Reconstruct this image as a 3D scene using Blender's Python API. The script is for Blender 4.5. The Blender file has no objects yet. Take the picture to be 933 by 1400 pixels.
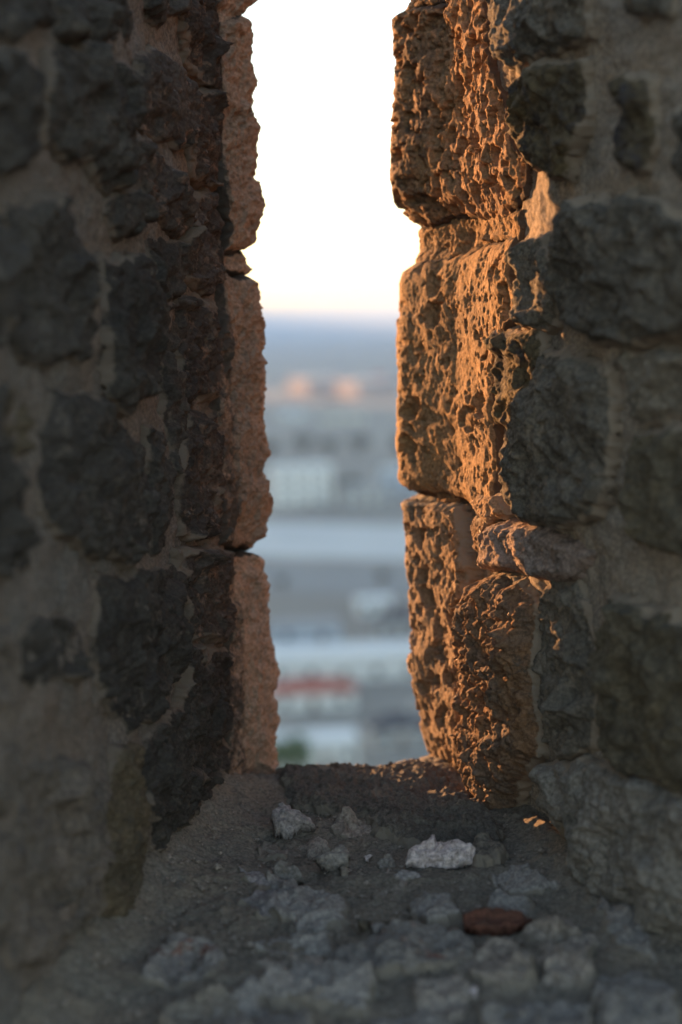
import bpy, math, random, time
import numpy as np
from mathutils import Vector, Matrix, Euler

T0 = time.time()
S = bpy.context.scene
COL = S.collection
R = math.radians

# ------------------------------------------------------------------ camera, sky, sun, exposure
PITCH, ROLL, LENS = 7.5, -1.8, 50.0
SUN_AZ, SUN_EL = 41.1, 5.5            # degrees left of the view axis, above the horizon
cam_d = bpy.data.cameras.new('camera')
cam = bpy.data.objects.new('camera', cam_d)
COL.objects.link(cam)
CM = (Euler((R(90 - PITCH), 0, 0)).to_matrix() @ Matrix.Rotation(R(ROLL), 3, 'Z'))
cam.matrix_world = CM.to_4x4()
cam_d.sensor_fit = 'VERTICAL'
cam_d.sensor_height = 36.0
cam_d.lens = LENS
cam_d.clip_start = 0.05
cam_d.clip_end = 60000
cam_d.dof.use_dof = True
cam_d.dof.focus_distance = 1.32
cam_d.dof.aperture_fstop = 2.5
S.camera = cam

world = bpy.data.worlds.new('World')
S.world = world
world.use_nodes = True
_n = world.node_tree.nodes
sky = _n.new('ShaderNodeTexSky')
sky.sky_type = 'NISHITA'
sky.sun_disc = False
sky.sun_elevation = R(SUN_EL)
sky.sun_rotation = R(-SUN_AZ)
sky.air_density = 1.0
sky.dust_density = 0.6
world.node_tree.links.new(sky.outputs[0], _n['Background'].inputs[0])
_n['Background'].inputs[1].default_value = 0.15

sun_d = bpy.data.lights.new('sun', 'SUN')
sun_d.energy = 5.0
sun_d.color = (1.0, 0.50, 0.20)
sun_d.angle = R(0.5)
sun = bpy.data.objects.new('sun', sun_d)
COL.objects.link(sun)
TO_SUN = Vector((-math.sin(R(SUN_AZ)) * math.cos(R(SUN_EL)), math.cos(R(SUN_AZ)) * math.cos(R(SUN_EL)), math.sin(R(SUN_EL))))
sun.rotation_euler = TO_SUN.to_track_quat('Z', 'Y').to_euler()
sun.location = TO_SUN * 50

S.view_settings.view_transform = 'Standard'
S.view_settings.look = 'None'
S.view_settings.exposure = 2.3
S.view_settings.gamma = 1.0
try:
    S.cycles.use_denoising = True
    S.cycles.max_bounces = 8
    S.cycles.diffuse_bounces = 5
    S.cycles.volume_bounces = 1
    S.cycles.sample_clamp_indirect = 6.0
except Exception:
    pass

# ------------------------------------------------------------------ photograph pixels <-> rays (photo is 933 x 1400)
F = LENS / 36.0 * 1400.0
RM = np.array(CM)                       # camera -> world

def project(p):
    q = p @ RM                          # world -> camera
    return 466.5 + F * q[..., 0] / -q[..., 2], 700.0 - F * q[..., 1] / -q[..., 2]

def ray(px, py):
    d = RM @ np.array([(px - 466.5) / F, (700.0 - py) / F, -1.0])
    return d / np.linalg.norm(d)

# ------------------------------------------------------------------ noise
_rng = np.random.default_rng(7)
PERM = _rng.permutation(4096).astype(np.int32)
ANG = _rng.uniform(0, 2 * np.pi, 4096)
GX, GY = np.cos(ANG).astype(np.float32), np.sin(ANG).astype(np.float32)
RND = _rng.random((4096, 4)).astype(np.float32)

def _h(ix, iy, seed):
    return PERM[(PERM[(ix + seed * 131) & 4095] + iy + seed * 17) & 4095]

def noise(x, y, seed=0):
    x = np.asarray(x, np.float32); y = np.asarray(y, np.float32)
    ix = np.floor(x).astype(np.int32); iy = np.floor(y).astype(np.int32)
    fx = x - ix; fy = y - iy
    ux = fx * fx * fx * (fx * (fx * 6 - 15) + 10); uy = fy * fy * fy * (fy * (fy * 6 - 15) + 10)
    def g(a, b):
        k = _h(ix + a, iy + b, seed)
        return GX[k] * (fx - a) + GY[k] * (fy - b)
    a = g(0, 0); b = g(1, 0); c = g(0, 1); d = g(1, 1)
    return (a + ux * (b - a) + uy * ((c + ux * (d - c)) - (a + ux * (b - a)))) * 1.5

def fbm(x, y, oct=4, seed=0, gain=0.5):
    s = 0; a = 1.0; f = 1.0
    for i in range(oct):
        s = s + a * noise(x * f, y * f, seed + i * 3); a *= gain; f *= 2.03
    return s

def ridged(x, y, oct=3, seed=0):
    s = 0; a = 1.0; f = 1.0
    for i in range(oct):
        s = s + a * (1 - np.abs(noise(x * f, y * f, seed + i * 3)) * 2); a *= 0.5; f *= 2.03
    return s - 1.0

def cells(x, y, seed=0):
    """cellular noise: nearest distance, second distance, and offsets + id of the nearest point"""
    x = np.asarray(x, np.float32); y = np.asarray(y, np.float32)
    ix = np.floor(x).astype(np.int32); iy = np.floor(y).astype(np.int32)
    f1 = np.full(x.shape, 9.0, np.float32); f2 = f1.copy(); dx = f1.copy(); dy = f1.copy(); kid = np.zeros(x.shape, np.int32)
    for a in (-1, 0, 1):
        for b in (-1, 0, 1):
            k = _h(ix + a, iy + b, seed)
            ox = x - (ix + a + RND[k, 0]); oy = y - (iy + b + RND[k, 1])
            d = ox * ox + oy * oy
            m = d < f1
            f2 = np.where(m, f1, np.minimum(f2, d))
            f1 = np.where(m, d, f1); dx = np.where(m, ox, dx); dy = np.where(m, oy, dy); kid = np.where(m, k, kid)
    return np.sqrt(f1), np.sqrt(f2), dx, dy, kid

def pits(x, y, prob, seed=0):
    """bowl shaped holes 0..1 scattered over the plane (one per unit cell at most)"""
    x = np.asarray(x, np.float32); y = np.asarray(y, np.float32)
    ix = np.floor(x).astype(np.int32); iy = np.floor(y).astype(np.int32)
    out = np.zeros(x.shape, np.float32)
    for a in (-1, 0, 1):
        for b in (-1, 0, 1):
            k = _h(ix + a, iy + b, seed)
            ox = x - (ix + a + RND[k, 0]); oy = y - (iy + b + RND[k, 1])
            r = 0.22 + 0.55 * RND[k, 2] ** 1.5
            q = np.clip(1 - (ox * ox + oy * oy) / (r * r), 0, 1)
            out = np.maximum(out, np.where(RND[k, 3] < prob, np.clip(q * 2.2, 0, 1) ** 0.7 * (0.5 + 0.5 * RND[k, 2]), 0))
    return out

def facets(x, y, seed=0):
    """broken planes meeting in sharp convex edges: the lowest of the tilted planes of the cells around"""
    x = np.asarray(x, np.float32); y = np.asarray(y, np.float32)
    ix = np.floor(x).astype(np.int32); iy = np.floor(y).astype(np.int32)
    out = np.full(x.shape, 9.0, np.float32)
    for a in (-1, 0, 1):
        for b in (-1, 0, 1):
            k = _h(ix + a, iy + b, seed)
            ox = x - (ix + a + RND[k, 0]); oy = y - (iy + b + RND[k, 1])
            q = np.clip(np.sqrt(ox * ox + oy * oy) - 0.65, 0, None)
            out = np.minimum(out, (GX[k] * ox + GY[k] * oy) * (0.5 + RND[k, 3]) + 0.35 * RND[k, 2] + 9 * q * q)
    return out + 0.25

def sstep(a, b, x):
    t = np.clip((x - a) / (b - a), 0, 1)
    return t * t * (3 - 2 * t)

def poly_sdf(u, v, poly):
    """signed distance, positive inside"""
    P = np.asarray(poly, np.float32); n = len(P)
    d = np.full(u.shape, 1e9, np.float32); ins = np.zeros(u.shape, bool)
    for i in range(n):
        a = P[i]; b = P[(i + 1) % n]
        ex, ey = b - a; L = ex * ex + ey * ey + 1e-12
        t = np.clip(((u - a[0]) * ex + (v - a[1]) * ey) / L, 0, 1)
        qx = u - a[0] - t * ex; qy = v - a[1] - t * ey
        d = np.minimum(d, qx * qx + qy * qy)
        c = ((a[1] > v) != (b[1] > v))
        xx = ex * (v - a[1]) / (ey if abs(ey) > 1e-9 else 1e-9) + a[0]
        ins ^= c & (u < xx)
    d = np.sqrt(d)
    return np.where(ins, d, -d)

# ------------------------------------------------------------------ objects
def link(name, me, mat=None, parent=None, loc=None):
    o = bpy.data.objects.new(name, me)
    COL.objects.link(o)
    if mat is not None and me is not None and len(me.materials) == 0:
        me.materials.append(mat)
    if loc is not None:                  # world place; parents of such pieces are not turned
        o.location = Vector(loc) - (parent.location if parent is not None else Vector((0, 0, 0)))
    if parent is not None:
        o.parent = parent
    return o

def tag(o, label=None, cat=None, group=None, kind=None):
    if label: o['label'] = label
    if cat: o['category'] = cat
    if group: o['group'] = group
    if kind: o['kind'] = kind
    return o

def empty(name, loc=(0, 0, 0), rz=0.0):
    o = bpy.data.objects.new(name, None)
    COL.objects.link(o)
    o.location = loc
    o.rotation_euler = (0, 0, rz)
    o.empty_display_size = 0.1
    return o

def mesh_np(name, V, Q, smooth=True, attrs=None):
    """V (n,3), Q (m,3|4)"""
    me = bpy.data.meshes.new(name)
    Q = np.asarray(Q, np.int32); k = Q.shape[1]
    me.vertices.add(len(V)); me.vertices.foreach_set('co', np.asarray(V, np.float32).ravel())
    me.loops.add(Q.size); me.loops.foreach_set('vertex_index', Q.ravel())
    me.polygons.add(len(Q)); me.polygons.foreach_set('loop_start', np.arange(0, Q.size, k, dtype=np.int32))
    me.update(calc_edges=True)
    me.polygons.foreach_set('use_smooth', np.full(len(Q), smooth))
    for nm, arr in (attrs or {}).items():
        at = me.attributes.new(nm, 'FLOAT', 'POINT')
        at.data.foreach_set('value', np.asarray(arr, np.float32).ravel())
    me.update()
    return me

def grid_mesh(name, X, keep, flip=False, attrs=None):
    """X (a,b,3) points, keep (a,b) bool -> mesh of quads whose corners are all kept, and its centre"""
    a, b = keep.shape
    idx = np.arange(a * b).reshape(a, b)
    q = np.stack([idx[:-1, :-1], idx[1:, :-1], idx[1:, 1:], idx[:-1, 1:]], -1).reshape(-1, 4)
    kf = keep.ravel()
    q = q[kf[q].all(1)]
    if flip: q = q[:, ::-1]
    used, inv = np.unique(q, return_inverse=True)
    V = X.reshape(-1, 3)[used]
    c = V.mean(0)
    at = {k: v.ravel()[used] for k, v in (attrs or {}).items()}
    return mesh_np(name, V - c, inv.reshape(-1, 4), True, at), c

# ------------------------------------------------------------------ materials
class Nodes:
    def __init__(s, name):
        s.m = bpy.data.materials.new(name); s.m.use_nodes = True
        s.t = s.m.node_tree; s.b = s.t.nodes['Principled BSDF']
        s.b.inputs['Specular IOR Level'].default_value = 0.25
    def n(s, t, **kw):
        x = s.t.nodes.new(t)
        for k, v in kw.items(): setattr(x, k, v)
        return x
    def l(s, a, b): s.t.links.new(a, b)
    def coord(s):
        tc = s.n('ShaderNodeTexCoord'); oi = s.n('ShaderNodeObjectInfo')
        m = s.n('ShaderNodeVectorMath', operation='MULTIPLY_ADD')
        cb = s.n('ShaderNodeCombineXYZ')
        s.l(oi.outputs['Random'], cb.inputs[0]); s.l(oi.outputs['Random'], cb.inputs[2])
        s.l(cb.outputs[0], m.inputs[0]); m.inputs[1].default_value = (7.3, 3.1, 5.7); s.l(tc.outputs['Object'], m.inputs[2])
        return m.outputs[0], oi.outputs['Random']
    def noise(s, co, scale, detail=4, rough=0.55, dist=0.0):
        x = s.n('ShaderNodeTexNoise'); x.inputs['Scale'].default_value = scale
        x.inputs['Detail'].default_value = detail; x.inputs['Roughness'].default_value = rough
        x.inputs['Distortion'].default_value = dist
        s.l(co, x.inputs['Vector']); return x.outputs['Fac']
    def ramp(s, f, lo, hi):
        x = s.n('ShaderNodeMapRange'); x.inputs[1].default_value = lo; x.inputs[2].default_value = hi
        x.clamp = True; s.l(f, x.inputs[0]); return x.outputs[0]
    def mix(s, f, a, b):
        x = s.n('ShaderNodeMix', data_type='RGBA')
        if isinstance(f, float): x.inputs[0].default_value = f
        else: s.l(f, x.inputs[0])
        for i, c in ((6, a), (7, b)):
            if isinstance(c, tuple): x.inputs[i].default_value = c + (1,)
            else: s.l(c, x.inputs[i])
        return x.outputs[2]
    def math(s, op, a, b):
        x = s.n('ShaderNodeMath', operation=op)
        for i, c in ((0, a), (1, b)):
            if isinstance(c, (int, float)): x.inputs[i].default_value = c
            else: s.l(c, x.inputs[i])
        return x.outputs[0]

def stone_mat(name, A, B, C, smear=None, big=14.0, mid=60.0, fine=300.0, c_lo=0.55, c_hi=0.7, bump=0.85, rough=0.92, flecks=0.0, bumpd=0.0018):
    """A/B: slow mottling, C: blotches of another mineral or lichen, smear: mortar or darker tone over the stone"""
    k = Nodes(name); co, rnd = k.coord()
    f = k.ramp(k.noise(co, big, 5, 0.6, 0.4), 0.35, 0.65)
    col = k.mix(f, A, B)
    g = k.ramp(k.noise(co, mid, 6, 0.65, 0.6), c_lo, c_hi)
    col = k.mix(g, col, C)
    sp = k.ramp(k.noise(co, fine, 3, 0.7), 0.3, 0.72)
    gain = k.math('MULTIPLY_ADD', sp, 1.0); gain.node.inputs[2].default_value = 0.50
    vr = k.math('MULTIPLY_ADD', rnd, 0.35); vr.node.inputs[2].default_value = 0.82
    hs = k.n('ShaderNodeHueSaturation')
    k.l(col, hs.inputs['Color']); k.l(k.math('MULTIPLY', gain, vr), hs.inputs['Value'])
    col = hs.outputs[0]
    if smear is not None:
        at = k.n('ShaderNodeAttribute', attribute_name='smear')
        sm = k.math('ADD', at.outputs['Fac'], k.math('MULTIPLY_ADD', k.noise(co, 90.0, 5, 0.7), 0.9))
        sm.node.inputs[1].links[0].from_node.inputs[2].default_value = -0.45
        col = k.mix(k.ramp(sm, 0.42, 0.62), col, smear)
    k.l(col, k.b.inputs['Base Color'])
    k.b.inputs['Roughness'].default_value = rough
    if flecks > 0:
        vo = k.n('ShaderNodeTexVoronoi'); vo.inputs['Scale'].default_value = 260; k.l(co, vo.inputs['Vector'])
        lt = k.math('LESS_THAN', vo.outputs['Color'], flecks)
        k.l(k.math('MULTIPLY_ADD', lt, -0.5), k.b.inputs['Roughness']); k.b.inputs['Roughness'].links[0].from_node.inputs[2].default_value = rough
    hgt = k.math('ADD', k.noise(co, 220.0, 6, 0.7), k.math('MULTIPLY', k.noise(co, 900.0, 3, 0.6), 0.5))
    bp = k.n('ShaderNodeBump'); bp.inputs['Strength'].default_value = bump; bp.inputs['Distance'].default_value = bumpd
    k.l(hgt, bp.inputs['Height']); k.l(bp.outputs[0], k.b.inputs['Normal'])
    return k.m

def plain_mat(name, A, B, scale=1.0, rough=0.85):
    k = Nodes(name); co, rnd = k.coord()
    col = k.mix(k.ramp(k.noise(co, scale, 5, 0.6), 0.3, 0.7), A, B)
    k.l(col, k.b.inputs['Base Color']); k.b.inputs['Roughness'].default_value = rough
    return k.m

M = {}
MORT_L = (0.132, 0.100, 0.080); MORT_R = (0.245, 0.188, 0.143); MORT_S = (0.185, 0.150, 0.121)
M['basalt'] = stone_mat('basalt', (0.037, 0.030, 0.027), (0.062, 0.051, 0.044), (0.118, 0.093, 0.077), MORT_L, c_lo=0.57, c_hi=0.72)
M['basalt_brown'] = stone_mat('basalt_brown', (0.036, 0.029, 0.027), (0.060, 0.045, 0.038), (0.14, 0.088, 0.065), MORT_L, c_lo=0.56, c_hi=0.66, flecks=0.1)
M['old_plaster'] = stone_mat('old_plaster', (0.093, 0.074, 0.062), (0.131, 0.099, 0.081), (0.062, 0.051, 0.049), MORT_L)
M['ochre'] = stone_mat('ochre', (0.095, 0.067, 0.042), (0.075, 0.058, 0.042), (0.050, 0.042, 0.035), MORT_L)
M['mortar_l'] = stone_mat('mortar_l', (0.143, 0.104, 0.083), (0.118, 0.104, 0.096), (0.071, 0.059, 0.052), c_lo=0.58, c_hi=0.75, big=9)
M['quoin_pink'] = stone_mat('quoin_pink', (0.270, 0.174, 0.123), (0.219, 0.157, 0.123), (0.102, 0.076, 0.061), (0.062, 0.050, 0.043), big=18, mid=45, c_lo=0.56, c_hi=0.75, bump=0.6)
M['tuff_dark'] = stone_mat('tuff_dark', (0.29, 0.16, 0.08), (0.23, 0.135, 0.08), (0.11, 0.075, 0.055), (0.085, 0.055, 0.04), big=20, mid=50, flecks=0.02)
M['tuff'] = stone_mat('tuff', (0.30, 0.175, 0.085), (0.25, 0.155, 0.09), (0.14, 0.098, 0.065), (0.10, 0.066, 0.046), big=18, mid=55, c_lo=0.58, c_hi=0.75, flecks=0.02)
M['tuff_pale'] = stone_mat('tuff_pale', (0.30, 0.19, 0.115), (0.25, 0.17, 0.115), (0.10, 0.075, 0.06), MORT_R, big=20, mid=40, c_lo=0.6, c_hi=0.75)
M['rust_stone'] = stone_mat('rust_stone', (0.20, 0.105, 0.055), (0.12, 0.085, 0.065), (0.07, 0.055, 0.045), MORT_R, big=22, mid=60, rough=0.85, flecks=0.10)
M['grey_stone'] = stone_mat('grey_stone', (0.144, 0.119, 0.095), (0.193, 0.157, 0.121), (0.103, 0.088, 0.077), MORT_R, big=16, mid=40)
M['dark_stone'] = stone_mat('dark_stone', (0.088, 0.075, 0.063), (0.140, 0.115, 0.092), (0.190, 0.148, 0.112), MORT_R, big=16, mid=40)
M['olive_stone'] = stone_mat('olive_stone', (0.110, 0.079, 0.042), (0.079, 0.061, 0.042), (0.047, 0.039, 0.040), MORT_R, big=18, mid=40, c_lo=0.5, c_hi=0.65)
M['brown_stone'] = stone_mat('brown_stone', (0.125, 0.096, 0.062), (0.10, 0.082, 0.060), (0.06, 0.052, 0.046), MORT_R, big=16, mid=40)
M['light_stone'] = stone_mat('light_stone', (0.235, 0.200, 0.172), (0.195, 0.172, 0.152), (0.12, 0.105, 0.09), MORT_R, big=16, mid=40)
M['pale_stone'] = stone_mat('pale_stone', (0.294, 0.205, 0.165), (0.237, 0.178, 0.155), (0.163, 0.130, 0.115), None, big=20, mid=50)
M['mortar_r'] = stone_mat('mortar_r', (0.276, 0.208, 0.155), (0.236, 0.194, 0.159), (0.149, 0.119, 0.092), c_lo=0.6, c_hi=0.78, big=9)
M['mortar_s'] = stone_mat('mortar_s', (0.205, 0.160, 0.124), (0.170, 0.145, 0.123), (0.10, 0.085, 0.071), c_lo=0.56, c_hi=0.72, big=16, mid=40)
M['ledge'] = stone_mat('ledge', (0.113, 0.095, 0.080), (0.147, 0.119, 0.098), (0.066, 0.056, 0.047), MORT_S, mid=70)
M['sill_grey'] = stone_mat('sill_grey', (0.254, 0.217, 0.196), (0.201, 0.174, 0.159), (0.143, 0.121, 0.111), MORT_S, big=22, mid=60)
M['sill_tan'] = stone_mat('sill_tan', (0.249, 0.199, 0.167), (0.207, 0.168, 0.143), (0.148, 0.116, 0.098), MORT_S, big=22, mid=60)
M['sill_purple'] = stone_mat('sill_purple', (0.270, 0.230, 0.222), (0.215, 0.186, 0.182), (0.155, 0.132, 0.128), MORT_S, big=25, mid=60)
M['white_rock'] = stone_mat('white_rock', (0.543, 0.451, 0.437), (0.439, 0.352, 0.352), (0.300, 0.242, 0.224), None, big=30, mid=80)
M['red_brick'] = stone_mat('red_brick', (0.124, 0.047, 0.030), (0.096, 0.041, 0.029), (0.056, 0.036, 0.028), None, big=40, mid=90)
M['veined'] = stone_mat('veined', (0.228, 0.194, 0.174), (0.185, 0.158, 0.144), (0.170, 0.085, 0.067), MORT_S, big=22, mid=30, c_lo=0.58, c_hi=0.66)

# ------------------------------------------------------------------ the two jambs: a plan curve swept up
class Jamb:
    def __init__(s, pts, side, sil, lean_from, hoff=0.008):
        """pts: plan from outer face to inner face; side +1 right, -1 left"""
        P = np.array(pts, float)
        seg = np.r_[0, np.cumsum(np.linalg.norm(np.diff(P, axis=0), axis=1))]
        uu = np.arange(0, seg[-1], 0.001)
        X = np.interp(uu, seg, P[:, 0]); Y = np.interp(uu, seg, P[:, 1])
        kern = np.exp(-0.5 * (np.arange(-30, 31) / 6.0) ** 2); kern /= kern.sum()
        pad = lambda a: np.convolve(np.r_[np.full(30, a[0]) - (a[1] - a[0]) * np.arange(30, 0, -1), a, np.full(30, a[-1]) + (a[-1] - a[-2]) * np.arange(1, 31)], kern, 'valid')
        s.x, s.y, s.u = pad(X), pad(Y), uu
        tx, ty = np.gradient(s.x), np.gradient(s.y); L = np.hypot(tx, ty)
        s.nx, s.ny = (ty / L, -tx / L) if side > 0 else (-ty / L, tx / L)
        # normals must look into the slit / at the camera
        k = np.argmin(np.abs(s.y - 1.2) + 10 * (np.abs(s.x) > .4))
        if s.nx[k] * side > 0: s.nx, s.ny = -s.nx, -s.ny
        s.side = side; s.seg = seg
        s.zz = np.arange(-0.75, 0.80, 0.004)
        s.sx = np.zeros_like(s.zz)
        s.lean_from = lean_from             # (u where lean is full, u where it is gone)
        ty_, tx_ = np.array([a for a, b in sil], float), np.array([b for a, b in sil], float)
        uc = np.arange(max(0, s.lean_from[0] - 0.14), s.lean_from[1], 0.002)
        s.ucorner = np.zeros_like(s.zz)
        for it in range(3):
            U, Z = np.meshgrid(uc, s.zz)
            px, py = project(s.surf(U, Z, hoff))
            k = np.argmin(px * side, 1)
            r = np.arange(len(s.zz))
            want = np.interp(py[r, k], ty_, tx_)
            s.ucorner = uc[k]
            s.sx += (want - px[r, k]) / F * np.interp(uc[k], s.u, s.y)
        # lookup table for pixel -> (u, z)
        lu = np.arange(max(0, s.lean_from[0] - 0.02), seg[-1], 0.002); lz = np.arange(-0.62, 0.6, 0.003)
        s.LU, s.LZ = np.meshgrid(lu, lz)
        s.LX, s.LY = project(s.surf(s.LU, s.LZ, 0.004))
        s.hid = s.LU < np.interp(s.LZ, s.zz, s.ucorner)
    def surf(s, u, z, h):
        w = 1 - sstep(s.lean_from[0], s.lean_from[1], u)
        x = np.interp(u, s.u, s.x) + w * np.interp(z, s.zz, s.sx)
        nx, ny = np.interp(u, s.u, s.nx), np.interp(u, s.u, s.ny)
        return np.stack([x + nx * h, np.interp(u, s.u, s.y) + ny * h, np.broadcast_to(z, x.shape) + 0 * x], -1)
    def at(s, px, py):
        d = (s.LX - px) ** 2 + (s.LY - py) ** 2 + np.where(s.hid, 1e6, 0)
        k = np.argmin(d)
        return s.LU.flat[k], s.LZ.flat[k]
    def poly(s, pts, wrap=0.05):
        out = []
        for p in pts:
            if len(p) == 3:                 # ('o', px, py): carries on round the outer corner
                u, z = s.at(p[1], p[2]); u = np.interp(z, s.zz, s.ucorner) - wrap
            else:
                u, z = s.at(*p)
            out.append((u, z))
        return out

SIL_L = [(-200, 358), (0, 358), (8, 352), (24, 344), (34, 350), (60, 353), (120, 354), (200, 355), (260, 358), (300, 362), (320, 361), (334, 352), (345, 344),
         (360, 343), (374, 350), (400, 356), (430, 361), (520, 362), (580, 366), (640, 369), (690, 367), (725, 361), (742, 356), (752, 355), (770, 362), (800, 371), (840, 375), (900, 376), (960, 378), (1040, 377), (1100, 378), (1500, 380)]
SIL_R = [(-200, 548), (-4, 556), (8, 556), (14, 543), (60, 541), (140, 542), (200, 540), (250, 541), (275, 543), (290, 552), (308, 562), (330, 567), (345, 566), (362, 554), (385, 548),
         (440, 545), (520, 547), (600, 547), (650, 548), (664, 553), (676, 556), (684, 544), (760, 546), (820, 547), (900, 550), (960, 555), (1000, 564), (1030, 578), (1050, 588), (1500, 600)]
def make_jamb(pts, side, sil, corner_i, fade_i):
    P = np.array(pts, float); seg = np.r_[0, np.cumsum(np.linalg.norm(np.diff(P, axis=0), axis=1))]
    return Jamb(pts, side, sil, (seg[corner_i] + 0.02, seg[fade_i]), 0.015 if side > 0 else 0.012)
RIGHT = make_jamb([(3.2, 1.66), (0.30, 1.63), (0.095, 1.57), (0.078, 1.50), (0.128, 1.422), (0.155, 1.320), (0.195, 1.17), (0.245, 1.03), (0.305, 0.88), (0.36, 0.83), (3.2, 0.80)], +1, SIL_R, 3, 6)
LEFT = make_jamb([(-3.2, 1.66), (-0.30, 1.60), (-0.092, 1.545), (-0.070, 1.500), (-0.112, 1.455), (-0.123, 1.425), (-0.165, 1.21), (-0.208, 0.97), (-0.238, 0.82), (-0.29, 0.77), (-3.2, 0.75)], -1, SIL_L, 3, 5)

# ------------------------------------------------------------------ stones and mortar as relief on a surface
def relief_base(u, z, seed):
    return 0.005 * fbm(u * 9, z * 9, 3, seed)

UREF = [0.0]
def stone_relief(surf, poly, seed, bulge=0.008, edge=0.012, warp=0.006, rough=0.003, facet=0.003, fs=28.0, pit=None, sink=0.014,
                 du=0.0016, dz=0.0013, base_seed=0, smear_w=0.006, tilt=(0, 0), smear_amt=0.25, ragged=0.0007, grow=0.0, crust=None):
    P = np.array(poly)
    m = 0.014
    u = np.arange(P[:, 0].min() - m, P[:, 0].max() + m, du); z = np.arange(P[:, 1].min() - m, P[:, 1].max() + m, dz)
    U, Z = np.meshgrid(u, z)
    wu = U + warp * fbm(U * 35, Z * 35, 3, seed + 1) * 0.8; wz = Z + warp * fbm(U * 35, Z * 35, 3, seed + 2) * 0.8
    d = poly_sdf(wu, wz, P) + ragged * noise(U * 200, Z * 200, seed + 4) + grow
    s = np.clip((d + 0.004) / edge, 0, 1)
    prof = np.sqrt(np.clip(1 - (1 - s) ** 2, 0, 1))
    h = relief_base(U, Z, base_seed) - sink + (bulge + sink) * prof
    c = P.mean(0)
    h = h + tilt[0] * (U - c[0]) * s + tilt[1] * (Z - c[1]) * s
    inner = sstep(-0.002, 0.006, d)
    fu = U + 0.010 * fbm(U * 40, Z * 40, 2, seed + 5); fz = Z + 0.010 * fbm(U * 40, Z * 40, 2, seed + 6)
    h = h + inner * (facet * facets(fu * fs, fz * fs, seed + 7) * 1.6 + facet * 0.5 * facets(fu * fs * 2.7, fz * fs * 2.7, seed + 8)
                     + rough * 0.6 * fbm(U * 60, Z * 60, 3, seed + 9, 0.5) + rough * 0.5 * fbm(U * 170, Z * 170, 3, seed + 10, 0.65))
    if pit:
        for (pu, pz, depth, prob) in pit:
            qu = U + pu * 0.3 * fbm(U / pu * 1.1, Z / pz * 0.9, 3, seed + 11); qz = Z + pz * 0.4 * fbm(U / pu * 1.1, Z / pz * 0.9, 3, seed + 12)
            mod = 0.55 + 0.9 * np.clip(0.5 + noise(U * 22, Z * 22, seed + 15), 0, 1)
            h = h - inner * depth * mod * pits(qu / pu, qz / pz, prob, seed + int(pu * 9000))
    sm = np.clip(1 - d / smear_w, 0, 1) * 0.8 + smear_amt * (noise(U * 18, Z * 18, seed + 13) + 0.35 * noise(U * 60, Z * 60, seed + 14))
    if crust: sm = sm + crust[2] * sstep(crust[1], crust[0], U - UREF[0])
    keep = d > -0.0042
    return U, Z, h, keep, sm, d

STONES = {'L': [], 'R': [], 'S': []}
def stone(surf_name, J, pts, mat, parent, name='stone', label=None, poly=None, base_seed=0, flip=False, **kw):
    seed = 40 + 23 * sum(len(v) for v in STONES.values())
    pl = poly if poly is not None else J.poly(pts)
    U, Z, h, keep, sm, d = stone_relief(None, pl, seed, base_seed=base_seed, **kw)
    fl = sstep(0.010, 0.001, d)
    X = J.surf(U + fl * 0.0022 * fbm(U * 70 + h * 130, Z * 110 - h * 90, 3, seed + 16), Z + fl * 0.0022 * fbm(U * 110 + h * 120, Z * 70 + h * 110, 3, seed + 17), h)
    if keep.sum() < 30: return None
    me, c = grid_mesh(name, X, keep, flip, {'smear': sm})
    o = link(name, me, M[mat], parent, c)
    if label: o['label'] = label
    STONES[surf_name].append(np.array(pl))
    return o

def spaced(a, b, fn):
    out = [float(a)]
    while out[-1] < b: out.append(out[-1] + fn(out[-1]))
    return np.array(out)

def buried(U, Z, polys, depth=0.023):
    m = np.zeros(U.shape, bool)
    for P in polys:
        lo, hi = P.min(0) + depth * 0.7, P.max(0) - depth * 0.7
        iu = np.where((U[0] > lo[0]) & (U[0] < hi[0]))[0]; iz = np.where((Z[:, 0] > lo[1]) & (Z[:, 0] < hi[1]))[0]
        if len(iu) < 2 or len(iz) < 2: continue
        sl = (slice(iz[0], iz[-1] + 1), slice(iu[0], iu[-1] + 1))
        m[sl] |= poly_sdf(U[sl], Z[sl], P) > depth
    return m

def jamb_mortar(J, key, us, zs, mat, parent, seed, holes, flip, low):
    U, Z = np.meshgrid(us, zs)
    h = relief_base(U, Z, seed) + 0.0035 * fbm(U * 26, Z * 26, 3, seed + 1) + 0.0009 * fbm(U * 110, Z * 110, 3, seed + 2, 0.6) + 0.0006 * noise(U * 190, Z * 190, seed + 6) + 0.002 * np.clip(noise(U * 60, Z * 60, seed + 9), 0.25, 1)
    h = h - low(U, Z)
    for (px, py, ru, rz, dep) in holes:
        cu, cz = J.at(px, py)
        q = ((U - cu) / ru) ** 2 + ((Z - cz) / rz) ** 2
        h = h - dep * np.exp(-q * q)
    keep = ~buried(U, Z, STONES[key])
    me, c = grid_mesh('mortar', J.surf(U, Z, h), keep, flip)
    return link('mortar', me, mat, parent, c)

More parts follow.
